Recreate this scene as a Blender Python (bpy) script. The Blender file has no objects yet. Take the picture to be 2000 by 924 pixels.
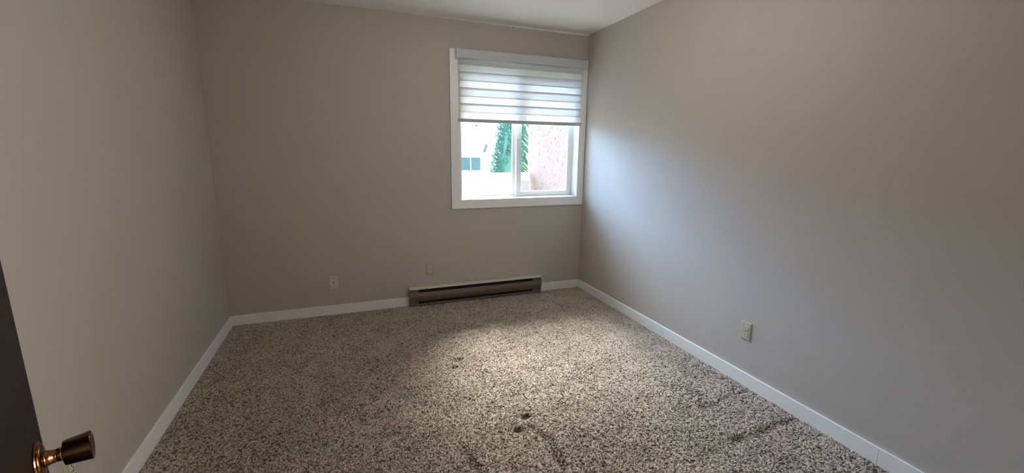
import bpy, bmesh, math, random
import numpy as np
from mathutils import Vector, Matrix
random.seed(7); rng = np.random.default_rng(7)
S = bpy.context.scene
COL = S.collection

# ---------------------------------------------------------------- camera, world, sun, exposure
D, R, L, H = 3.747, 2.173, -0.934, 2.44      # back wall Y, right wall X, left wall X, ceiling Z
FY = 0.13                                     # room face of the doorway wall
cam_d = bpy.data.cameras.new('camera'); cam = bpy.data.objects.new('camera', cam_d); COL.objects.link(cam)
F, YAW, PITCH, ROLL, CH = 835.61, 0.3643, -0.1975, 0.011, 1.374
fwd = Vector((0.349, 0.916, -0.196)).normalized()
YAW = math.atan2(fwd.x, fwd.y); PITCH = math.asin(fwd.z)
_r = Vector((math.cos(YAW), -math.sin(YAW), 0)); _u = _r.cross(fwd)
rr = math.cos(ROLL)*_r + math.sin(ROLL)*_u; uu = -math.sin(ROLL)*_r + math.cos(ROLL)*_u
M = Matrix((rr, uu, -fwd)).transposed().to_4x4(); M.translation = (0, 0, CH)
cam.matrix_world = M
cam_d.sensor_width = 36; cam_d.sensor_fit = 'HORIZONTAL'; cam_d.lens = 36*F/2000; cam_d.clip_start = 0.01; cam_d.clip_end = 200
S.camera = cam
vs = S.view_settings; vs.view_transform = 'Standard'; vs.look = 'None'; vs.gamma = 1; vs.use_curve_mapping = False
vs.exposure = 1.35
SKY = 1.4        # blue sky
SKY_GLOW = 24.0     # white glow added to the unseen sky in front, to light the floor
SUN = 6.2
FILL_LAMP = 14.5
BLUE = 17.0       # bright blue part of the sky low to the left
HALL_FILL = 31.0
w = bpy.data.worlds.new('sky'); S.world = w; w.use_nodes = True
nt = w.node_tree; nt.nodes.clear()
out = nt.nodes.new('ShaderNodeOutputWorld'); bg = nt.nodes.new('ShaderNodeBackground')
tc = nt.nodes.new('ShaderNodeTexCoord'); sp = nt.nodes.new('ShaderNodeSeparateXYZ'); ra = nt.nodes.new('ShaderNodeValToRGB')
nt.links.new(tc.outputs['Generated'], sp.inputs[0]); nt.links.new(sp.outputs['Z'], ra.inputs[0])
cr = ra.color_ramp
cr.elements[0].position = 0.0; cr.elements[0].color = (.66, .82, 1.0, 1)
cr.elements[1].position = 1.0; cr.elements[1].color = (.25, .45, .9, 1)
e = cr.elements.new(0.25); e.color = (.50, .73, 1.0, 1)
e = cr.elements.new(0.6); e.color = (.36, .60, 1.0, 1)
nt.links.new(ra.outputs[0], bg.inputs[0]); bg.inputs[1].default_value = SKY
dp = nt.nodes.new('ShaderNodeVectorMath'); dp.operation = 'DOT_PRODUCT'; dp.inputs[1].default_value = Vector((.18, 1.0, .70)).normalized()
pw = nt.nodes.new('ShaderNodeMath'); pw.operation = 'POWER'; pw.use_clamp = True; pw.inputs[1].default_value = 12
b2 = nt.nodes.new('ShaderNodeBackground'); b2.inputs[0].default_value = (1.0, .95, .89, 1); ml = nt.nodes.new('ShaderNodeMath'); ml.operation = 'MULTIPLY'; ml.inputs[1].default_value = SKY_GLOW
mxx = nt.nodes.new('ShaderNodeMath'); mxx.operation = 'MAXIMUM'; mxx.inputs[1].default_value = 0
ads = nt.nodes.new('ShaderNodeAddShader')
nt.links.new(tc.outputs['Generated'], dp.inputs[0]); nt.links.new(dp.outputs['Value'], mxx.inputs[0]); nt.links.new(mxx.outputs[0], pw.inputs[0])
nt.links.new(pw.outputs[0], ml.inputs[0]); nt.links.new(ml.outputs[0], b2.inputs[1])
nt.links.new(bg.outputs[0], ads.inputs[0]); nt.links.new(b2.outputs[0], ads.inputs[1])
def lobe(prev, d, power, strength, col):
    dp = nt.nodes.new('ShaderNodeVectorMath'); dp.operation = 'DOT_PRODUCT'; dp.inputs[1].default_value = Vector(d).normalized()
    mxx = nt.nodes.new('ShaderNodeMath'); mxx.operation = 'MAXIMUM'; mxx.inputs[1].default_value = 0
    pw = nt.nodes.new('ShaderNodeMath'); pw.operation = 'POWER'; pw.inputs[1].default_value = power
    ml = nt.nodes.new('ShaderNodeMath'); ml.operation = 'MULTIPLY'; ml.inputs[1].default_value = strength
    b2 = nt.nodes.new('ShaderNodeBackground'); b2.inputs[0].default_value = (*col, 1); ad = nt.nodes.new('ShaderNodeAddShader')
    nt.links.new(tc.outputs['Generated'], dp.inputs[0]); nt.links.new(dp.outputs['Value'], mxx.inputs[0]); nt.links.new(mxx.outputs[0], pw.inputs[0])
    nt.links.new(pw.outputs[0], ml.inputs[0]); nt.links.new(ml.outputs[0], b2.inputs[1])
    nt.links.new(prev.outputs[0], ad.inputs[0]); nt.links.new(b2.outputs[0], ad.inputs[1]); return ad
ads = lobe(ads, (-.27, 1.0, .36), 11, BLUE, (.27, .54, 1.0))
nt.links.new(ads.outputs[0], out.inputs[0])
hd = bpy.data.lights.new('hall_fill_light', 'AREA'); hd.shape = 'RECTANGLE'; hd.size = 1.0; hd.size_y = 1.3; hd.energy = HALL_FILL; hd.color = (1.0, .95, .88)
ho = bpy.data.objects.new('hall_fill_light', hd); COL.objects.link(ho); ho.location = (1.35, -1.0, 1.45)
ho.rotation_euler = Vector((.8, -1.0, 0)).to_track_quat('Z', 'Y').to_euler()     # added unseen fill, standing in for hall daylight through the doorway
sd = bpy.data.lights.new('sun', 'SUN'); sd.energy = SUN; sd.angle = 0.36; sd.color = (1.0, .96, .90)
sun = bpy.data.objects.new('sun', sd); COL.objects.link(sun)
to_sun = Vector((0.27, 1.0, 1.02))   # sun behind high haze, just under the eave
sun.rotation_euler = to_sun.to_track_quat('Z', 'Y').to_euler(); sun.location = (0, 0, 12)
pd = bpy.data.lights.new('window_portal', 'AREA'); pd.shape = 'RECTANGLE'; pd.size = 1.22; pd.size_y = 1.24
pd.cycles.is_portal = True
po = bpy.data.objects.new('window_portal', pd); COL.objects.link(po); po.location = (1.515, D+0.20, 1.53)
po.rotation_euler = (math.radians(-90), 0, 0)    # -Z of the portal looks along -Y, into the room

# ---------------------------------------------------------------- materials
def mat(name): 
    m = bpy.data.materials.new(name); m.use_nodes = True
    return m, m.node_tree, m.node_tree.nodes['Principled BSDF']
def plain(name, col, rough=.5, metal=0, spec=.5, bump=None, var=0):
    m, t, b = mat(name)
    b.inputs['Base Color'].default_value = (*col, 1); b.inputs['Roughness'].default_value = rough
    b.inputs['Metallic'].default_value = metal; b.inputs['Specular IOR Level'].default_value = spec
    tc = t.nodes.new('ShaderNodeTexCoord')
    if var:
        n = t.nodes.new('ShaderNodeTexNoise'); n.inputs['Scale'].default_value = 3.1; n.inputs['Detail'].default_value = 6
        mx = t.nodes.new('ShaderNodeMix'); mx.data_type = 'RGBA'
        mx.inputs['A'].default_value = (*[c*(1-var) for c in col], 1); mx.inputs['B'].default_value = (*[min(1, c*(1+var)) for c in col], 1)
        t.links.new(tc.outputs['Object'], n.inputs['Vector']); t.links.new(n.outputs['Fac'], mx.inputs['Factor']); t.links.new(mx.outputs['Result'], b.inputs['Base Color'])
    if bump:
        sc, st, dist = bump
        n = t.nodes.new('ShaderNodeTexNoise'); n.inputs['Scale'].default_value = sc; n.inputs['Detail'].default_value = 4
        bp = t.nodes.new('ShaderNodeBump'); bp.inputs['Strength'].default_value = st; bp.inputs['Distance'].default_value = dist
        t.links.new(tc.outputs['Object'], n.inputs['Vector']); t.links.new(n.outputs['Fac'], bp.inputs['Height']); t.links.new(bp.outputs['Normal'], b.inputs['Normal'])
    return m
M_wall = plain('greige_wall_paint', (.50, .455, .412), .55, spec=.35, bump=(260, .18, .0012), var=.02)
M_ceil = plain('popcorn_ceiling_paint', (.93, .91, .85), .9, spec=.1, bump=(170, .8, .004), var=.02)
M_trim = plain('white_trim_paint', (.86, .855, .83), .38, var=.015)
M_casing = plain('white_casing_paint', (.88, .88, .87), .4)
M_vinyl = plain('white_window_vinyl', (.86, .88, .88), .35)
M_head = plain('white_blind_cassette', (.54, .56, .58), .45)
M_bar = plain('grey_bottom_bar', (.50, .50, .52), .4)
M_door = plain('dark_brown_door_paint', (.012, .0075, .005), .5, spec=.3, bump=(30, .15, .001), var=.1)
M_brass = plain('antique_brass', (.26, .12, .05), .2, metal=1)
M_brassdark = plain('dark_antique_bronze', (.10, .05, .025), .16, metal=1)
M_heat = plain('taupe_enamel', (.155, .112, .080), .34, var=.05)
M_heattop_lit = plain('taupe_enamel_lit_top', (.72, .65, .54), .3)  # window light on the top cover, painted in as a paler colour
M_heatdark = plain('black_heating_fins', (.006, .006, .007), .7)
M_ivory = plain('ivory_plastic', (.46, .41, .30), .35)
M_ivory2 = plain('ivory_receptacle', (.60, .57, .47), .35)
M_white = plain('white_plastic', (.62, .60, .60), .4)
M_slot = plain('dark_slot', (.01, .009, .008), .6)
M_screw = plain('painted_screw', (.20, .18, .15), .4, metal=.6)
M_ext = plain('white_siding', (.90, .88, .84), .8, spec=.1, var=.03)
M_roof = plain('pale_roof_shingles', (.86, .85, .84), .9, spec=.1, bump=(20, .4, .02), var=.06)
M_fascia = plain('cream_fascia', (.88, .84, .62), .7, spec=.1)
M_extglass = plain('exterior_window_glass', (.14, .24, .28), .4, spec=.2, var=.15)
M_vent = plain('grey_roof_vent', (.16, .16, .18), .6)
M_ledge = plain('white_fence_cap', (.90, .90, .89), .7, spec=.1)
M_fence = plain('pale_fence_board', (.45, .45, .44), .8, spec=.1, var=.04)
M_grass = plain('dry_lawn', (.42, .42, .25), .95, spec=.0, var=.2)
M_conc = plain('pale_concrete', (.78, .77, .73), .95, spec=.0, var=.06)
M_cedar = plain('cedar_green', (.10, .225, .185), .8, spec=.15, var=.35)
M_bark = plain('cedar_bark', (.05, .045, .03), .9, spec=.1)
M_lime = plain('lime_leaf', (.34, .55, .20), .7, spec=.2, var=.1)
M_flower = plain('white_blossom', (.92, .92, .88), .9, spec=.1)

def glass_mat():
    m = bpy.data.materials.new('window_glass'); m.use_nodes = True; t = m.node_tree; t.nodes.clear()
    o = t.nodes.new('ShaderNodeOutputMaterial'); mx = t.nodes.new('ShaderNodeMixShader')
    tr = t.nodes.new('ShaderNodeBsdfTransparent'); tr.inputs[0].default_value = (.94, .97, .96, 1)
    gl = t.nodes.new('ShaderNodeBsdfGlossy'); gl.inputs['Roughness'].default_value = .02
    fr = t.nodes.new('ShaderNodeFresnel'); fr.inputs[0].default_value = 1.45
    ge = t.nodes.new('ShaderNodeNewGeometry'); iv = t.nodes.new('ShaderNodeMath'); iv.operation = 'SUBTRACT'; iv.inputs[0].default_value = 1
    mu = t.nodes.new('ShaderNodeMath'); mu.operation = 'MULTIPLY'
    t.links.new(ge.outputs['Backfacing'], iv.inputs[1]); t.links.new(iv.outputs[0], mu.inputs[0]); t.links.new(fr.outputs[0], mu.inputs[1])     # reflect off the outer faces only
    t.links.new(mu.outputs[0], mx.inputs[0]); t.links.new(tr.outputs[0], mx.inputs[1]); t.links.new(gl.outputs[0], mx.inputs[2]); t.links.new(mx.outputs[0], o.inputs[0])
    return m
M_glass = glass_mat()

def fabric_mat(name, dens, col, tcol):
    # dens: share of light stopped by yarn; the rest passes through the weave
    m = bpy.data.materials.new(name); m.use_nodes = True; t = m.node_tree; t.nodes.clear()
    o = t.nodes.new('ShaderNodeOutputMaterial')
    df = t.nodes.new('ShaderNodeBsdfDiffuse'); df.inputs[0].default_value = (*col, 1)
    tl = t.nodes.new('ShaderNodeBsdfTranslucent'); tl.inputs[0].default_value = (*tcol, 1)
    mx = t.nodes.new('ShaderNodeMixShader'); mx.inputs[0].default_value = .45
    tr = t.nodes.new('ShaderNodeBsdfTransparent'); m2 = t.nodes.new('ShaderNodeMixShader'); m2.inputs[0].default_value = dens
    tc = t.nodes.new('ShaderNodeTexCoord'); wv = t.nodes.new('ShaderNodeTexNoise'); wv.inputs['Scale'].default_value = 900
    bp = t.nodes.new('ShaderNodeBump'); bp.inputs['Strength'].default_value = .1
    t.links.new(tc.outputs['Object'], wv.inputs['Vector']); t.links.new(wv.outputs['Fac'], bp.inputs['Height']); t.links.new(bp.outputs[0], df.inputs['Normal'])
    t.links.new(df.outputs[0], mx.inputs[1]); t.links.new(tl.outputs[0], mx.inputs[2])
    t.links.new(tr.outputs[0], m2.inputs[1]); t.links.new(mx.outputs[0], m2.inputs[2]); t.links.new(m2.outputs[0], o.inputs[0])
    return m
M_fab = fabric_mat('opaque_blind_band', 1.0, (.70, .70, .68), (.33, .32, .30))
M_sheer = fabric_mat('sheer_blind_band', .30, (.85, .85, .83), (.85, .85, .83))

def stucco_mat():
    m, t, b = mat('pink_knockdown_stucco'); b.inputs['Roughness'].default_value = .95; b.inputs['Specular IOR Level'].default_value = .05
    tc = t.nodes.new('ShaderNodeTexCoord'); mp = t.nodes.new('ShaderNodeMapping'); mp.inputs['Scale'].default_value = (1, 1.0, .62)
    n = t.nodes.new('ShaderNodeTexNoise'); n.inputs['Scale'].default_value = 17; n.inputs['Detail'].default_value = 5; n.inputs['Distortion'].default_value = 2.4; n.inputs['Roughness'].default_value = .62
    r1 = t.nodes.new('ShaderNodeValToRGB'); r1.color_ramp.elements[0].position = .595; r1.color_ramp.elements[0].color = (1, 1, 1, 1); r1.color_ramp.elements[1].position = .635; r1.color_ramp.elements[1].color = (0, 0, 0, 1)
    n2 = t.nodes.new('ShaderNodeTexNoise'); n2.inputs['Scale'].default_value = 1.6; n2.inputs['Detail'].default_value = 3
    mx = t.nodes.new('ShaderNodeMix'); mx.data_type = 'RGBA'; mx.inputs['A'].default_value = (.31, .215, .18, 1); mx.inputs['B'].default_value = (.32, .25, .225, 1)
    m2 = t.nodes.new('ShaderNodeMix'); m2.data_type = 'RGBA'; m2.inputs['A'].default_value = (.19, .13, .11, 1)
    bp = t.nodes.new('ShaderNodeBump'); bp.inputs['Strength'].default_value = .6; bp.inputs['Distance'].default_value = .01
    t.links.new(tc.outputs['Object'], mp.inputs[0]); t.links.new(mp.outputs[0], n.inputs['Vector']); t.links.new(tc.outputs['Object'], n2.inputs['Vector'])
    t.links.new(n.outputs['Fac'], r1.inputs[0]); t.links.new(n2.outputs['Fac'], mx.inputs['Factor'])
    t.links.new(r1.outputs[0], m2.inputs['Factor']); t.links.new(mx.outputs['Result'], m2.inputs['B']); t.links.new(m2.outputs['Result'], b.inputs['Base Color'])
    t.links.new(r1.outputs[0], bp.inputs['Height']); t.links.new(bp.outputs[0], b.inputs['Normal'])
    return m
M_stucco = stucco_mat()

def carpet_mat():
    m, t, b = mat('speckled_frieze_carpet'); b.inputs['Roughness'].default_value = .95; b.inputs['Specular IOR Level'].default_value = .05
    b.inputs['Sheen Weight'].default_value = .25; b.inputs['Sheen Roughness'].default_value = .5
    tc = t.nodes.new('ShaderNodeTexCoord')
    def noise(sc, det, dis=0, rough=.6):
        n = t.nodes.new('ShaderNodeTexNoise'); n.inputs['Scale'].default_value = sc; n.inputs['Detail'].default_value = det
        n.inputs['Distortion'].default_value = dis; n.inputs['Roughness'].default_value = rough
        t.links.new(tc.outputs['Object'], n.inputs['Vector']); return n
    at = t.nodes.new('ShaderNodeAttribute'); at.attribute_name = 'yarn'      # yarn tones, with shade of gaps, dents and creases put in
    n2 = noise(2.2, 3)
    r = t.nodes.new('ShaderNodeValToRGB'); e = r.color_ramp.elements
    e[0].position = .15; e[0].color = (.060, .040, .028, 1); e[1].position = .85; e[1].color = (.68, .585, .49, 1)
    k = e.new(.42); k.color = (.20, .152, .115, 1); k = e.new(.62); k.color = (.42, .345, .28, 1)
    t.links.new(at.outputs['Fac'], r.inputs[0])
    hs = t.nodes.new('ShaderNodeHueSaturation')
    mr = t.nodes.new('ShaderNodeMapRange'); mr.inputs['To Min'].default_value = .85; mr.inputs['To Max'].default_value = 1.12
    t.links.new(n2.outputs['Fac'], mr.inputs['Value']); t.links.new(mr.outputs[0], hs.inputs['Value']); t.links.new(r.outputs[0], hs.inputs['Color'])
    t.links.new(hs.outputs[0], b.inputs['Base Color'])
    n3 = noise(420, 3); bp = t.nodes.new('ShaderNodeBump'); bp.inputs['Strength'].default_value = .7; bp.inputs['Distance'].default_value = .003
    t.links.new(n3.outputs['Fac'], bp.inputs['Height']); t.links.new(bp.outputs[0], b.inputs['Normal'])
    return m
M_carpet = carpet_mat()

# ---------------------------------------------------------------- helpers
def box(bm, x0, x1, y0, y1, z0, z1, bev=0, mi=0):
    r = bmesh.ops.create_cube(bm, size=1); v = r['verts']
    for q in v: q.co = Vector((x0+(q.co.x+.5)*(x1-x0), y0+(q.co.y+.5)*(y1-y0), z0+(q.co.z+.5)*(z1-z0)))
    fs = {f for q in v for f in q.link_faces}
    for f in fs: f.material_index = mi
    if bev:
        es = {e for q in v for e in q.link_edges}
        bmesh.ops.bevel(bm, geom=list(es), offset=bev, segments=2, profile=.7, affect='EDGES')
def obj(name, bm, m, parent=None, smooth=False):
    me = bpy.data.meshes.new(name); bmesh.ops.recalc_face_normals(bm, faces=bm.faces[:]); bm.to_mesh(me); bm.free()
    for x in (m if isinstance(m, (list, tuple)) else [m]): me.materials.append(x)
    if smooth:
        for f in me.polygons: f.use_smooth = True
    o = bpy.data.objects.new(name, me); COL.objects.link(o)
    if parent: o.parent = parent
    return o
def bx(name, m, *a, parent=None, bev=0):
    bm = bmesh.new(); box(bm, *a, bev=bev); return obj(name, bm, m, parent)
def tag(o, label, cat, group=None, kind=None):
    o['label'] = label; o['category'] = cat
    if group: o['group'] = group
    if kind: o['kind'] = kind
    return o
def empty(name, loc, rz=0):
    o = bpy.data.objects.new(name, None); o.empty_display_size = .05; COL.objects.link(o); o.location = loc; o.rotation_euler = (0, 0, rz); return o
def structure(o, label=None, cat=None):
    o['kind'] = 'structure'
    if label: o['label'] = label; o['category'] = cat
    return o
def lathe(bm, prof, seg=48, axis='X'):
    # prof: (distance along axis, radius)
    rings = []
    for a, r in prof:
        ring = []
        for i in range(seg):
            t = 2*math.pi*i/seg
            c = (a, r*math.cos(t), r*math.sin(t)) if axis == 'X' else ((r*math.cos(t), r*math.sin(t), a) if axis == 'Z' else (r*math.cos(t), a, r*math.sin(t)))
            ring.append(bm.verts.new(c))
        rings.append(ring)
    for p, q in zip(rings, rings[1:]):
        for i in range(seg): bm.faces.new((p[i], p[(i+1) % seg], q[(i+1) % seg], q[i]))
    bm.faces.new(rings[0][::-1]); bm.faces.new(rings[-1])
def extrude_x(bm, prof, x0, x1, mi=0):
    # closed profile [(y, z)] swept along X
    a = [bm.verts.new((x0, y, z)) for y, z in prof]; b = [bm.verts.new((x1, y, z)) for y, z in prof]
    n = len(prof); fs = []
    for i in range(n): fs.append(bm.faces.new((a[i], a[(i+1) % n], b[(i+1) % n], b[i])))
    fs += [bm.faces.new(a[::-1]), bm.faces.new(b)]
    for f in fs: f.material_index = mi

# ---------------------------------------------------------------- room shell
WX0, WX1, WZ0, WZ1 = .93, 2.10, .94, 2.125     # window opening
T = .16
bm = bmesh.new()                                # back wall with its opening
box(bm, L-.12, WX0, D, D+T, -.1, H+.1); box(bm, WX1, R+.12, D, D+T, -.1, H+.1)
box(bm, WX0, WX1, D, D+T, -.1, WZ0); box(bm, WX0, WX1, D, D+T, WZ1, H+.1)
structure(obj('wall_back', bm, M_wall), 'greige painted back wall holding the window above the brown heater', 'wall')
structure(bx('wall_left', M_wall, L-.12, L, .02, D, -.1, H+.1), 'plain greige wall on the left beside the brown door', 'wall')
structure(bx('wall_right', M_wall, R, R+.12, .02, D, -.1, H+.1), 'plain greige wall on the right catching the window light', 'wall')
OX0, OX1 = -.27, .56
bm = bmesh.new()
box(bm, L, OX0, .02, FY, -.1, H+.1); box(bm, OX1, R, .02, FY, -.1, H+.1); box(bm, OX0, OX1, .02, FY, 2.06, H+.1)
structure(obj('wall_front', bm, M_wall), 'greige wall with the doorway the room is seen from', 'wall')
bm = bmesh.new()                                # little hall behind the doorway, so that no daylight leaks in
box(bm, L-.12, R+.12, -1.3, -1.2, -.1, H+.1); box(bm, L-.12, L, -1.2, .02, -.1, H+.1); box(bm, R, R+.12, -1.2, .02, -.1, H+.1)
structure(obj('wall_hall', bm, M_wall), 'greige hall walls outside the doorway', 'wall')
structure(bx('floor_hall', M_conc, L-.12, R+.12, -1.3, FY-.001, -.1, -.012), 'hall floor outside the doorway', 'floor')
structure(bx('ceiling', M_ceil, L-.12, R+.12, -1.3, D+T, H, H+.12), 'white popcorn ceiling', 'ceiling')
structure(bx('roof_overhang', M_ledge, L-.6, R+.9, -1.5, D+T+.80, H+.12, H+.2), 'soffit of the roof over the window', 'roof')
# caulked cove strip that thickens towards the right corner
bm = bmesh.new()
vs_ = [(.55, D, H), (.55, D-.001, H), (.55, D, H-.001), (R, D, H), (R, D-.02, H), (R, D, H-.012)]
v = [bm.verts.new(c) for c in vs_]
bm.faces.new((v[0], v[1], v[2])); bm.faces.new((v[3], v[5], v[4])); bm.faces.new((v[1], v[4], v[5], v[2])); bm.faces.new((v[0], v[3], v[4], v[1])); bm.faces.new((v[0], v[2], v[5], v[3]))
structure(obj('trim_1', bm, M_ceil), 'thin painted caulk strip between ceiling and back wall', 'trim')

# ---------------------------------------------------------------- carpet: displaced pile
def smooth_noise(nx, ny, cell):
    gx, gy = int(nx/cell)+3, int(ny/cell)+3
    g = rng.random((gy, gx)); X = np.arange(nx)/cell; Y = np.arange(ny)/cell
    xi = X.astype(int); yi = Y.astype(int); fx = X-xi; fy = (Y-yi)[:, None]
    fx = fx*fx*(3-2*fx); fy = fy*fy*(3-2*fy)
    a = g[yi][:, xi]; b_ = g[yi][:, xi+1]; c = g[yi+1][:, xi]; d = g[yi+1][:, xi+1]
    return (a*(1-fx)+b_*fx)*(1-fy)+(c*(1-fx)+d*fx)*fy
def carpet():
    st = .0023
    x0, x1, y0, y1 = L, R, FY, D
    nx, ny = int((x1-x0)/st)+1, int((y1-y0)/st)+1
    xs = np.linspace(x0, x1, nx); ys = np.linspace(y0, y1, ny); XX, YY = np.meshgrid(xs, ys)
    wx = (smooth_noise(nx, ny, 5)-.5)*.010; wy = (smooth_noise(nx, ny, 5)-.5)*.010
    n1 = smooth_noise(nx, ny, 1.8); n2 = smooth_noise(nx, ny, 3.1); n5 = smooth_noise(nx, ny, 3.7); n3 = smooth_noise(nx, ny, 40); n4 = smooth_noise(nx, ny, 120); n0 = rng.random((ny, nx))
    # worm-like tufts: plateaus of light yarn tips parted by narrow gaps, dark yarn plus painted-in shade
    gap = np.minimum(np.abs(n2-.5), np.abs(n5-.5)*1.1)
    tuft = np.clip(gap/.14, 0, 1); tuft = tuft*tuft*(3-2*tuft)
    Z = -.0085+.0075*tuft+.0025*(n1-.5)+.0035*(n3-.5)+.002*(n4-.5)
    yarn = tuft*.55+.35*n1+.22*n0+.10*(n3-.5)
    yarn = .53+(yarn-yarn.mean())/yarn.std()*.22
    def dent(cx, cy, rx, ry, ang, dep, dark):
        nonlocal Z, yarn
        c, s = math.cos(ang), math.sin(ang); u = (XX-cx)*c+(YY-cy)*s; v = -(XX-cx)*s+(YY-cy)*c
        g = np.exp(-((u/rx)**2+(v/ry)**2)**1.5)
        Z = Z-dep*g*(.6+.8*n1); yarn = yarn-dark*g  # the hollow's shade goes into the colour as well
    for cx, cy, dk in ((.805, 1.87, .32), (.728, 1.781, .32), (.563, 2.515, .10), (.614, 2.60, .08)):
        dent(cx, cy, .032, .018, .2, .014, dk*1.6)
    def crease(pts, wd, dep, dark):
        nonlocal Z, yarn
        pts = np.array(pts); best = np.full(XX.shape, 9.); tt = np.zeros(XX.shape)
        for i, (a, b_) in enumerate(zip(pts[:-1], pts[1:])):
            d = b_-a; t_ = np.clip(((XX-a[0])*d[0]+(YY-a[1])*d[1])/(d@d), 0, 1)
            q = np.hypot(XX-a[0]-t_*d[0], YY-a[1]-t_*d[1])
            q = q+(n2-.5)*.018+(n3-.5)*.02; m_ = q < best; best = np.where(m_, q, best)
        g = np.exp(-(best/wd)**2); Z = Z-dep*g; yarn = yarn-dark*g  # pressed line also darkened in colour, as its shade
    crease([(.422, 1.80), (.445, 1.68), (.47, 1.58), (.53, 1.46), (.60, 1.35)], .013, .009, .14)
    crease([(.80, 1.78), (.845, 1.66), (.83, 1.52), (.80, 1.40), (.79, 1.2)], .016, .008, .14)
    crease([(2.15, 1.66), (1.98, 1.65), (1.86, 1.62), (1.76, 1.61)], .016, .007, .11)
    crease([(2.15, 1.36), (1.98, 1.37), (1.84, 1.345), (1.70, 1.35)], .018, .008, .13)
    crease([(1.70, 1.35), (1.5, 1.32)], .02, .004, .06)
    P = np.stack([XX+wx, YY+wy, Z], -1).reshape(-1, 3)
    P[:, 0] = np.clip(P[:, 0], x0+.0005, x1-.0005); P[:, 1] = np.clip(P[:, 1], y0, y1-.0005)
    idx = np.arange(nx*ny).reshape(ny, nx)
    q = np.stack([idx[:-1, :-1], idx[:-1, 1:], idx[1:, 1:], idx[1:, :-1]], -1).reshape(-1, 4)
    me = bpy.data.meshes.new('floor'); me.vertices.add(len(P)); me.vertices.foreach_set('co', P.astype(np.float32).ravel())
    me.loops.add(q.size); me.loops.foreach_set('vertex_index', q.astype(np.int32).ravel())
    me.polygons.add(len(q)); me.polygons.foreach_set('loop_start', np.arange(0, q.size, 4, dtype=np.int32))
    me.update(calc_edges=True)
    a = me.attributes.new('yarn', 'FLOAT', 'POINT'); a.data.foreach_set('value', np.clip(yarn, 0, 1).astype(np.float32).ravel())
    me.polygons.foreach_set('use_smooth', np.ones(len(q), dtype=bool))
    me.materials.append(M_carpet)
    o = bpy.data.objects.new('floor', me); COL.objects.link(o)
    structure(o, 'speckled brown and beige shaggy carpet covering the room', 'carpet floor')
carpet()
structure(bx('floor_slab', M_conc, L-.12, R+.12, FY, D+T, -.12, -.03), 'slab under the carpet', 'floor')

# ---------------------------------------------------------------- baseboards
BH, BT = .078, .012
def board(name, x0, x1, y0, y1, label):
    structure(bx(name, M_trim, x0, x1, y0, y1, -.012, BH, bev=.0025), label, 'baseboard')
HX0, HX1 = .447, 1.717
board('baseboard_back', L, HX0-.001, D-BT, D, 'white baseboard on the back wall left of the heater')
board('baseboard_back_corner', HX1+.001, R, D-BT, D, 'short white baseboard between heater and right corner')
board('baseboard_left', L, L+BT, FY, D-BT, 'white baseboard along the left wall')
board('baseboard_right', R-BT, R, 1.00, D-BT, 'white baseboard along the right wall, far length up to the joint')
board('baseboard_right_near', R-BT, R, FY, .9995, 'white baseboard along the right wall, near length')
board('baseboard_front', OX1, R-BT, FY, FY+BT, 'white baseboard beside the doorway')

# ---------------------------------------------------------------- window casing, frame, sash
bm = bmesh.new(); c0, c1, cz0, cz1, cy = .847, R-.004, .860, 2.208, D-.016
box(bm, c0, WX0+.002, cy, D, cz0+.078, cz1, bev=.0015); box(bm, WX1-.002, c1, cy, D, cz0+.078, cz1, bev=.0015)
box(bm, c0, c1, cy-.001, D, cz0, WZ0+.001, bev=.0015); box(bm, WX0+.002, WX1-.002, cy, D, WZ1-.002, cz1, bev=.0015)
casing = structure(obj('trim_2', bm, M_casing), 'flat white casing boards around the window', 'window casing')
win = structure(empty('window_1', (0, 0, 0)), 'white sliding window behind the half-lowered striped blind', 'window')
bm = bmesh.new(); j = .012                       # jamb liner
box(bm, WX0, WX0+j, D-.001, D+T, WZ0, WZ1); box(bm, WX1-.004, WX1+.008, D-.001, D+T, WZ0, WZ1)
box(bm, WX0+j, WX1-.004, D-.001, D+T, WZ1-j, WZ1); box(bm, WX0+j, WX1-.004, D-.001, D+T, WZ0-.01, WZ0+.004)
obj('jamb_liner', bm, M_vinyl, win)
X0, X1, Z0, Z1 = WX0+j, WX1-.004, WZ0+.004, WZ1-j
bm = bmesh.new()                                 # outer vinyl frame with track grooves
box(bm, X0, X0+.022, D+.085, D+T, Z0, Z1); box(bm, X1-.006, X1, D+.085, D+T, Z0, Z1)
box(bm, X0, X1, D+.085, D+T, Z1-.03, Z1)
box(bm, X0, X1, D+.085, D+.094, Z0, Z0+.008); box(bm, X0, X1, D+.100, D+T, Z0, Z0+.010); box(bm, X0, X1, D+.128, D+T, Z0, Z0+.026)
obj('window_frame', bm, M_vinyl, win)
bm = bmesh.new(); box(bm, X0+.03, 1.46, D+.094, D+.100, Z0, Z0+.0065); obj('track_groove', bm, M_bar, win)
bm = bmesh.new(); sy0, sy1 = D+.094, D+.122      # sliding sash, inner track, right half
sx0, sx1, sz0, sz1 = 1.500, X1-.006, Z0+.008, Z1-.03
box(bm, sx0, sx0+.050, sy0, sy1, sz0, sz1, bev=.002); box(bm, sx1-.050, sx1, sy0, sy1, sz0, sz1, bev=.002)
box(bm, sx0+.05, sx1-.05, sy0, sy1, sz0, sz0+.042, bev=.002); box(bm, sx0+.05, sx1-.05, sy0, sy1, sz1-.045, sz1, bev=.002)
sash = obj('sliding_sash', bm, M_vinyl, win)
bx('glass_pane', M_glass, sx0+.045, sx1-.045, sy0+.012, sy0+.0135, sz0+.038, sz1-.04, parent=sash)
bm = bmesh.new(); box(bm, 1.512, 1.530, sy0-.012, sy0, 1.485, 1.555, bev=.003); box(bm, 1.526, 1.536, sy0-.016, sy0-.004, 1.49, 1.515, bev=.002)
obj('sash_latch', bm, M_vinyl, sash)
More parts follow.
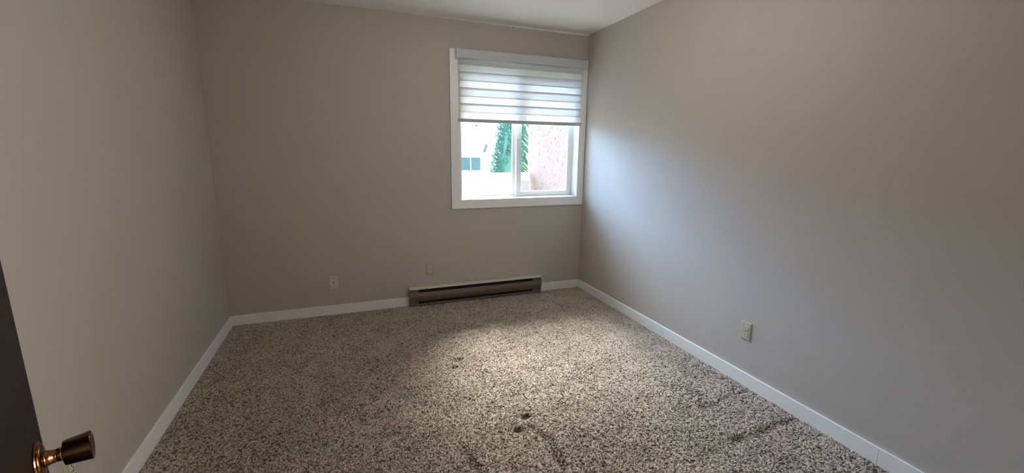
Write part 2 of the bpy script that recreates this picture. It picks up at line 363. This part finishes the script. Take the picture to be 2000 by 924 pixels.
bm = bmesh.new(); fy0, fy1 = D+.126, D+.150      # fixed pane stiles
box(bm, 1.470, 1.512, fy0, fy1, Z0+.026, Z1-.03, bev=.002); box(bm, X0+.022, X0+.034, fy0, fy1, Z0+.026, Z1-.03)
fixed = obj('fixed_sash', bm, M_vinyl, win)
bx('glass_pane', M_glass, X0+.028, 1.475, fy0+.010, fy0+.0115, Z0+.02, Z1-.03, parent=fixed)

# ---------------------------------------------------------------- striped roller blind
bl = tag(empty('roller_blind', (1.51, D-.03, 2.2)), 'half-lowered white striped day-and-night blind over the window', 'window blind')
def bbx(name, m, x0, x1, y0, y1, z0, z1, parent=bl, bev=0):
    return bx(name, m, x0-1.51, x1-1.51, y0-(D-.03), y1-(D-.03), z0-2.2, z1-2.2, parent=parent, bev=bev)
hy0 = D-.088
hr = bbx('cassette', M_head, .902, 2.117, hy0, D-.0165, 2.128, 2.196, bev=.004)
bbx('end_cap', M_casing, .895, .902, hy0-.002, D-.0165, 2.124, 2.199, bev=.0015)
bbx('end_cap', M_casing, 2.117, 2.124, hy0-.002, D-.0165, 2.124, 2.199, bev=.0015)
FX0, FX1, FZ0, FZ1 = .917, 2.106, 1.640, 2.160
op, sh = .0765, .0525
def layer(name, y, z_start):
    # bands alternate down the sheet: dense weave bulges slightly, sheer bands lie flat
    bm = bmesh.new(); z = z_start; k = 0; rows = []
    while z > FZ0:
        h = op if k % 2 == 0 else sh; z1 = max(z-h, FZ0)
        n = 6
        for i in range(n+1):
            t = i/n; zz = z+(z1-z)*t
            if rows and i == 0: rows.append((zz, y, k % 2)); continue
            rows.append((zz, y-(.0022*math.sin(math.pi*t) if k % 2 == 0 else 0), k % 2))
        z = z1; k += 1
    prev = None
    for zz, yy, mi in rows:
        if zz > FZ1+1e-6: prev = None; continue
        a = bm.verts.new((FX0-1.51, yy-(D-.03), zz-2.2)); b_ = bm.verts.new((FX1-1.51, yy-(D-.03), zz-2.2))
        if prev and abs(prev[2]-zz) > 1e-6:
            f = bm.faces.new((prev[0], prev[1], b_, a)); f.material_index = mi
        prev = (a, b_, zz)
    bmesh.ops.remove_doubles(bm, verts=bm.verts[:], dist=1e-6)
    o = obj(name, bm, [M_fab, M_sheer], bl, smooth=False)
    return o
layer('front_fabric', D-.034, 2.159)
M_fab = fabric_mat('opaque_back_band', 1.0, (.72, .72, .70), (.40, .385, .36))
M_sheer = fabric_mat('sheer_back_band', .25, (.85, .85, .83), (.85, .85, .83))
layer('back_fabric', D-.024, 2.159-op+.012)
bbx('bottom_bar', M_bar, .912, 2.111, D-.042, D-.020, 1.614, 1.642, bev=.004)

# ---------------------------------------------------------------- baseboard heater
ht = tag(empty('baseboard_heater', ((HX0+HX1)/2, D, 0)), 'long brown electric baseboard heater under the window', 'heater')
hx0, hx1 = HX0-(HX0+HX1)/2, HX1-(HX0+HX1)/2
bm = bmesh.new(); box(bm, hx0, hx1, -.006, 0, .004, .160); obj('back_plate', bm, M_heat, ht)
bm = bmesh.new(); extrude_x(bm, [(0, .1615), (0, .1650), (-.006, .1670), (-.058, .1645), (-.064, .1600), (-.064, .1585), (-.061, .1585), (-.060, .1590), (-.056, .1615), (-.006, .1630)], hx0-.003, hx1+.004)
obj('top_cover', bm, M_heattop_lit, ht)
bm = bmesh.new()                                  # front cover: upper face, crease, lower face
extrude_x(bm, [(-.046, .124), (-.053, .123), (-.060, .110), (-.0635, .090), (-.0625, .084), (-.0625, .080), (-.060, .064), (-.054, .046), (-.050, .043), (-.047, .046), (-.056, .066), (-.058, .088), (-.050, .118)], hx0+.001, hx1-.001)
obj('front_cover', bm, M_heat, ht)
bm = bmesh.new(); box(bm, hx0+.002, hx1-.002, -.046, -.007, .022, .150); obj('heating_fins', bm, M_heatdark, ht)
bm = bmesh.new(); extrude_x(bm, [(-.010, .010), (-.052, .006), (-.056, .010), (-.054, .021), (-.050, .020), (-.046, .014), (-.010, .016)], hx0+.001, hx1-.001); obj('bottom_lip', bm, M_heat, ht)
for a, b_ in ((hx0, hx0+.075), (hx1-.085, hx1)):
    bm = bmesh.new()
    extrude_x(bm, [(-.005, .1595), (-.052, .157), (-.052, .131), (-.056, .108), (-.059, .088), (-.057, .068), (-.051, .045), (-.0515, .010), (-.047, .004), (-.005, .004)], a, b_)
    obj('end_box', bm, M_heat, ht)
for a in (hx0-.003, hx1):
    bm = bmesh.new()
    extrude_x(bm, [(0, .1605), (-.060, .158), (-.060, .13), (-.063, .112), (-.066, .090), (-.065, .08), (-.062, .062), (-.056, .045), (-.056, .010), (-.050, .002), (0, .002)], a, a+.003)
    obj('end_cap', bm, M_heat, ht)

# ---------------------------------------------------------------- wall plates
def plate_bm(w=.070, h=.114, d=.0055, b=.007):
    bm = bmesh.new()
    a = [(-w/2, 0, -h/2), (w/2, 0, -h/2), (w/2, 0, h/2), (-w/2, 0, h/2)]
    c = [(-w/2+b, -d, -h/2+b), (w/2-b, -d, -h/2+b), (w/2-b, -d, h/2-b), (-w/2+b, -d, h/2-b)]
    m_ = [(x*1.0, -d*.45, z) for x, _, z in a]
    V = [[bm.verts.new(p) for p in q] for q in (a, m_, c)]
    for p, q in zip(V, V[1:]):
        for i in range(4): bm.faces.new((p[i], p[(i+1) % 4], q[(i+1) % 4], q[i]))
    bm.faces.new(V[-1]); bm.faces.new(V[0][::-1]); return bm
def outlet(loc, rz, label, group='duplex wall outlets'):
    r = tag(empty('wall_outlet', loc, rz), label, 'outlet', group)
    obj('cover_plate', plate_bm(), M_ivory, r)
    for s in (1, -1):
        bm = bmesh.new(); cz = s*.0195
        pts = []
        for i in range(32):
            t = 2*math.pi*i/32; pts.append((.0172*math.cos(t), cz+max(-.0140, min(.0140, .0172*math.sin(t)))))
        a = [bm.verts.new((x, -.004, z)) for x, z in pts]; b_ = [bm.verts.new((x*.96, -.0078, cz+(z-cz)*.96)) for x, z in pts]
        for i in range(32): bm.faces.new((a[i], a[(i+1) % 32], b_[(i+1) % 32], b_[i]))
        bm.faces.new(b_); bm.faces.new(a[::-1])
        rc = obj('receptacle', bm, M_ivory2, r)
        bm = bmesh.new(); box(bm, -.0080, -.0052, -.0083, -.0076, cz-.001, cz+.0085); box(bm, .0052, .0078, -.0083, -.0076, cz, cz+.0075)
        vv = bmesh.ops.create_cone(bm, cap_ends=True, segments=16, radius1=.0027, radius2=.0027, depth=.0008)['verts']
        for q in vv: q.co = Vector((q.co.x, -.0079+q.co.z, cz-.0075+q.co.y))
        obj('slots', bm, M_slot, rc)
    bm = bmesh.new(); lathe(bm, [(-.0072, .0024), (-.0050, .0030)], 16, 'Y'); obj('screw', bm, M_screw, r)
    return r
outlet((.638, D, .322), 0, 'ivory duplex outlet on the back wall just above the heater')
outlet((R, 1.745, .332), -math.pi/2, 'ivory duplex outlet alone on the right wall')
outlet((L, 1.700, .300), math.pi/2, 'ivory outlet low on the left wall, mostly hidden below the door knob')
ph = tag(empty('phone_jack', (-.168, D, .274)), 'white phone jack plate on the back wall left of the heater', 'phone jack')
obj('cover_plate', plate_bm(), M_white, ph)
bm = bmesh.new(); box(bm, -.0075, .0075, -.0068, -.005, -.004, .010, bev=.001); jk = obj('jack', bm, M_white, ph)
bm = bmesh.new(); box(bm, -.0055, .0055, -.0074, -.0066, .0005, .0075); box(bm, -.003, .003, -.0074, -.0066, -.0025, .0007); obj('socket_hole', bm, M_slot, jk)
for z in (.042, -.042):
    bm = bmesh.new(); box(bm, -.006, .006, -.0068, -.005, z-.0022, z+.0022, bev=.001); obj('screw', bm, M_screw, ph)

# ---------------------------------------------------------------- unseen globe lamp added to brighten the room, above the picture's edge
lp = tag(empty('added_ceiling_lamp', (1.0, 2.0, H)), 'added unseen fill lamp, a round frosted globe on a short stem in the middle of the ceiling', 'lamp')
bm = bmesh.new(); lathe(bm, [(-.025, .03), (-.02, .06), (0, .065)], 40, 'Z'); obj('canopy', bm, M_trim, lp)
bm = bmesh.new(); lathe(bm, [(-.12, .008), (-.02, .008)], 16, 'Z'); obj('stem', bm, M_brass, lp)
bm = bmesh.new(); lathe(bm, [(-.20+.10*math.sin(t), max(.004, .10*math.cos(t))) for t in np.linspace(-1.57, 1.3, 16)], 40, 'Z')
m_, t_, b_ = mat('added_frosted_lamp_glass'); b_.inputs['Base Color'].default_value = (.9, .85, .75, 1)
b_.inputs['Emission Color'].default_value = (1, .945, .885, 1); b_.inputs['Emission Strength'].default_value = FILL_LAMP
obj('added_lamp_shade', bm, m_, lp, smooth=True)

# ---------------------------------------------------------------- open door with knob
KP = Vector((-.472, .793, .900)); ang = math.radians(20.336)
n = Vector((math.cos(ang), math.sin(ang), 0)); u = Vector((-math.sin(ang), math.cos(ang), 0))   # face normal, towards the latch edge
dr = structure(empty('door_1', KP-n*0, ang), 'dark brown interior door swung open at the left', 'door')
# local frame: X = face normal, Y = towards the latch edge, origin at the knob
bm = bmesh.new(); box(bm, -.035, 0, -.705, .058, -.885, 1.135, bev=.0015); obj('door_slab', bm, M_door, dr)
bm = bmesh.new(); box(bm, -.029, -.006, .0575, .0592, -.03, .03); obj('latch_plate', bm, M_brass, dr)
kb = bmesh.new()
lathe(kb, [(0, .0288), (.0015, .0297), (.0030, .0292), (.0038, .0272), (.0042, .0255), (.0058, .0252), (.0070, .0240), (.0078, .0205), (.0080, .0140)], 64)
knob = obj('rosette', kb, M_brass, dr, smooth=True)
kb = bmesh.new()
lathe(kb, [(.0075, .0125), (.0095, .0135), (.0110, .0120), (.016, .0104), (.0205, .0100), (.0212, .0088), (.0218, .0102), (.031, .0112)], 48)
obj('knob_neck', kb, M_brass, dr, smooth=True)
kb = bmesh.new()
lathe(kb, [(.0290, .0175), (.0298, .0190), (.033, .0198), (.048, .0213), (.058, .0226), (.0602, .0228), (.0615, .0220), (.0622, .019), (.0608, .010), (.0606, .002)], 64)
kn = obj('door_knob', kb, M_brassdark, dr, smooth=True)
for o_ in (kn, knob):
    m_ = o_.modifiers.new('edges', 'EDGE_SPLIT'); m_.split_angle = math.radians(35)
# far knob on the other face
kb = bmesh.new(); lathe(kb, [(-.035, .0305), (-.040, .031), (-.047, .021), (-.048, .012), (-.07, .0118), (-.0705, .0180), (-.095, .0224), (-.097, .0215), (-.0975, .002)], 48)
obj('far_knob', kb, M_brass, dr, smooth=True)
# door frame lining the opening
bm = bmesh.new(); box(bm, OX0-.0, OX0+.018, .005, FY+.004, -.01, 2.06); box(bm, OX1-.018, OX1, .005, FY+.004, -.01, 2.06); box(bm, OX0, OX1, .005, FY+.004, 2.04, 2.06)
structure(obj('door_frame', bm, M_trim), 'white frame lining the doorway', 'door frame')

# ---------------------------------------------------------------- outside
GZ = -1.3
bm = bmesh.new(); box(bm, -30, 40, D+T+1.9, 60, GZ-.2, GZ); structure(obj('ground', bm, M_grass), 'sunlit lawn outside between fence and neighbouring house', 'ground')
structure(bx('ground_patio', M_conc, -6, 8, D+T, D+T+1.9, GZ-.2, .30), 'pale concrete walk just outside the window', 'patio')
# stucco wing wall to the right of the window
structure(bx('wall_stucco', M_stucco, 2.30, 4.4, D+T+.25, 5.46, GZ, 3.6), 'pale pink stucco wall standing right of the window outside', 'stucco wall')
# fence: wide white cap over grey boards
fn = tag(empty('low_fence', (1.0, 5.3, .3)), 'low pale board fence with a wide white cap outside the window', 'fence')
bm = bmesh.new(); box(bm, -4.5, 1.26, .02, .06, 0, .71); obj('board_panel', bm, M_fence, fn)
bm = bmesh.new(); box(bm, -4.5, 1.26, 0, .10, .690, .790, bev=.004); obj('cap_rail', bm, M_ledge, fn)
bm = bmesh.new(); box(bm, -4.5, 1.26, -.01, .05, .44, .50); obj('middle_rail', bm, M_ledge, fn)
# neighbouring house
hs = tag(empty('neighbour_house', (2, 15.5, GZ)), 'white house with pale shingle roof and a two-pane window beyond the fence', 'house')
gz = -GZ
bm = bmesh.new(); box(bm, -9, 6.5, 0, 7, 0, gz+1.20); obj('wall', bm, M_ext, hs)
bm = bmesh.new()
extrude_x(bm, [(-.45, gz+1.21), (-.45, gz+1.30), (3.5, gz+3.6), (7.5, gz+1.30), (7.5, gz+1.21), (3.5, gz+3.5)], -9.5, 7.0); obj('roof', bm, M_roof, hs)
bm = bmesh.new(); box(bm, -9.5, 7.0, -.48, -.45, gz+1.13, gz+1.285); obj('fascia', bm, M_fascia, hs)
zc0, zc1 = gz+.66, gz+1.13
bm = bmesh.new(); box(bm, 1.40, 2.65, -.03, .02, zc0-.05, zc1+.02); fr_ = obj('window', bm, M_ledge, hs)
for a, b_ in ((1.45, 2.21), (2.256, 2.60)):
    bm = bmesh.new(); box(bm, a, b_, -.045, -.028, zc0, zc1-.01); obj('pane', bm, M_extglass, fr_)
bm = bmesh.new()                                  # leaning roof vent
for a in (0,):
    lathe(bm, [(0, .055), (.30, .055)], 16, 'Z')
o = obj('roof_vent', bm, M_vent, hs); o.location = (2.64, -.38, gz+1.31); o.rotation_euler = (0, math.radians(20), 0)
bm = bmesh.new(); lathe(bm, [(0, .035), (.06, .035), (.07, .07), (.10, .06), (.11, .01)], 14, 'Z'); o = obj('roof_cap', bm, M_vent, hs); o.location = (2.85, 1.33, gz+2.28)
# blossoming shrub under the neighbour's window
bm = bmesh.new()
for i in range(26):
    c = Vector((rng.uniform(-.95, .95), rng.uniform(-.25, .25), rng.uniform(.35, 1.62))); r_ = rng.uniform(.16, .32)
    vv = bmesh.ops.create_icosphere(bm, subdivisions=2, radius=r_)['verts']
    for q in vv: q.co = q.co*(1+rng.uniform(-.18, .18))+c
box(bm, -.06, .06, -.06, .06, 0, .5)
sh_ = obj('flowering_shrub', bm, M_flower); sh_.location = (3.75+.0, 14.6, GZ)
tag(sh_, 'white flowering shrub below the window of the neighbouring house', 'shrub')
# cedar
cd = tag(empty('cedar_tree', (3.74, 9.0, GZ)), 'tall dense green conical cedar beyond the fence', 'tree')
bm = bmesh.new(); lathe(bm, [(0, .14), (2.5, .09), (5.0, .03)], 12, 'Z'); obj('trunk', bm, M_bark, cd)
def crown_r(z): t = (z-.75)/5.6; return .90*max(0, 1-t)**.85*min(1, (z-.4)/.55)
V = []; Fc = []
def leaf(c, dirv, ln, wd):
    side = dirv.cross(Vector((rng.normal(), rng.normal(), rng.normal()))).normalized()*wd; k = len(V)
    V.extend([c-side, c+side*.9+dirv*ln*.35, c+dirv*ln, c-side*1.2+dirv*ln*.6]); Fc.append((k, k+1, k+2, k+3))
for i in range(60000):
    z = .45+rng.random()**1.15*5.6; a = rng.uniform(0, 2*math.pi); r_ = crown_r(z)
    rr_ = r_*(1-.22*rng.random()**1.5)*(1+.10*math.sin(5*a+2.3*z)+.06*math.sin(11*a-5*z))
    c = Vector((rr_*math.cos(a), rr_*math.sin(a), z))
    d_ = Vector((math.cos(a)*.6+rng.normal()*.3, math.sin(a)*.6+rng.normal()*.3, .7+rng.normal()*.3)).normalized()
    leaf(c, d_, rng.uniform(.035, .075), rng.uniform(.007, .014))
me = bpy.data.meshes.new('foliage'); me.from_pydata([tuple(x) for x in V], [], Fc); me.materials.append(M_cedar)
fo = bpy.data.objects.new('foliage', me); COL.objects.link(fo); fo.parent = cd
bm = bmesh.new(); lathe(bm, [(z, max(.01, crown_r(z)*.92)) for z in np.linspace(.55, 6.1, 18)], 28, 'Z'); obj('inner_foliage', bm, M_cedar, cd)
# lime shoots by the stucco wall
sb = tag(empty('young_shrub', (2.815, 6.6, GZ)), 'shrub with long bright lime leaves at the edge of the stucco wall', 'shrub')
bm = bmesh.new(); lathe(bm, [(0, .016), (3.2, .004)], 8, 'Z'); obj('stem', bm, M_bark, sb)
V = []; Fc = []
for i in range(30):
    z = 1.9+i*.052; a = math.pi*(1+.28*math.sin(i*2.4)) if i % 2 else i*1.9; ln = rng.uniform(.17, .24); d_ = Vector((math.cos(a), math.sin(a)*.7, 1.0)).normalized()
    s_ = Vector((-math.sin(a), math.cos(a), 0))*.022; c = Vector((0, 0, z)); k = len(V)
    V.extend([c, c+d_*ln*.3+s_, c+d_*ln*.7+s_, c+d_*ln-Vector((0, 0, .02)), c+d_*ln*.7-s_, c+d_*ln*.3-s_, c+d_*ln*.5+Vector((0, 0, .012))])
    for q in ((0, 1, 6), (1, 2, 6), (2, 3, 6), (3, 4, 6), (4, 5, 6), (5, 0, 6)): Fc.append(tuple(k+x for x in q))
me = bpy.data.meshes.new('leaves'); me.from_pydata([tuple(x) for x in V], [], Fc); me.materials.append(M_lime)
o = bpy.data.objects.new('leaves', me); COL.objects.link(o); o.parent = sb
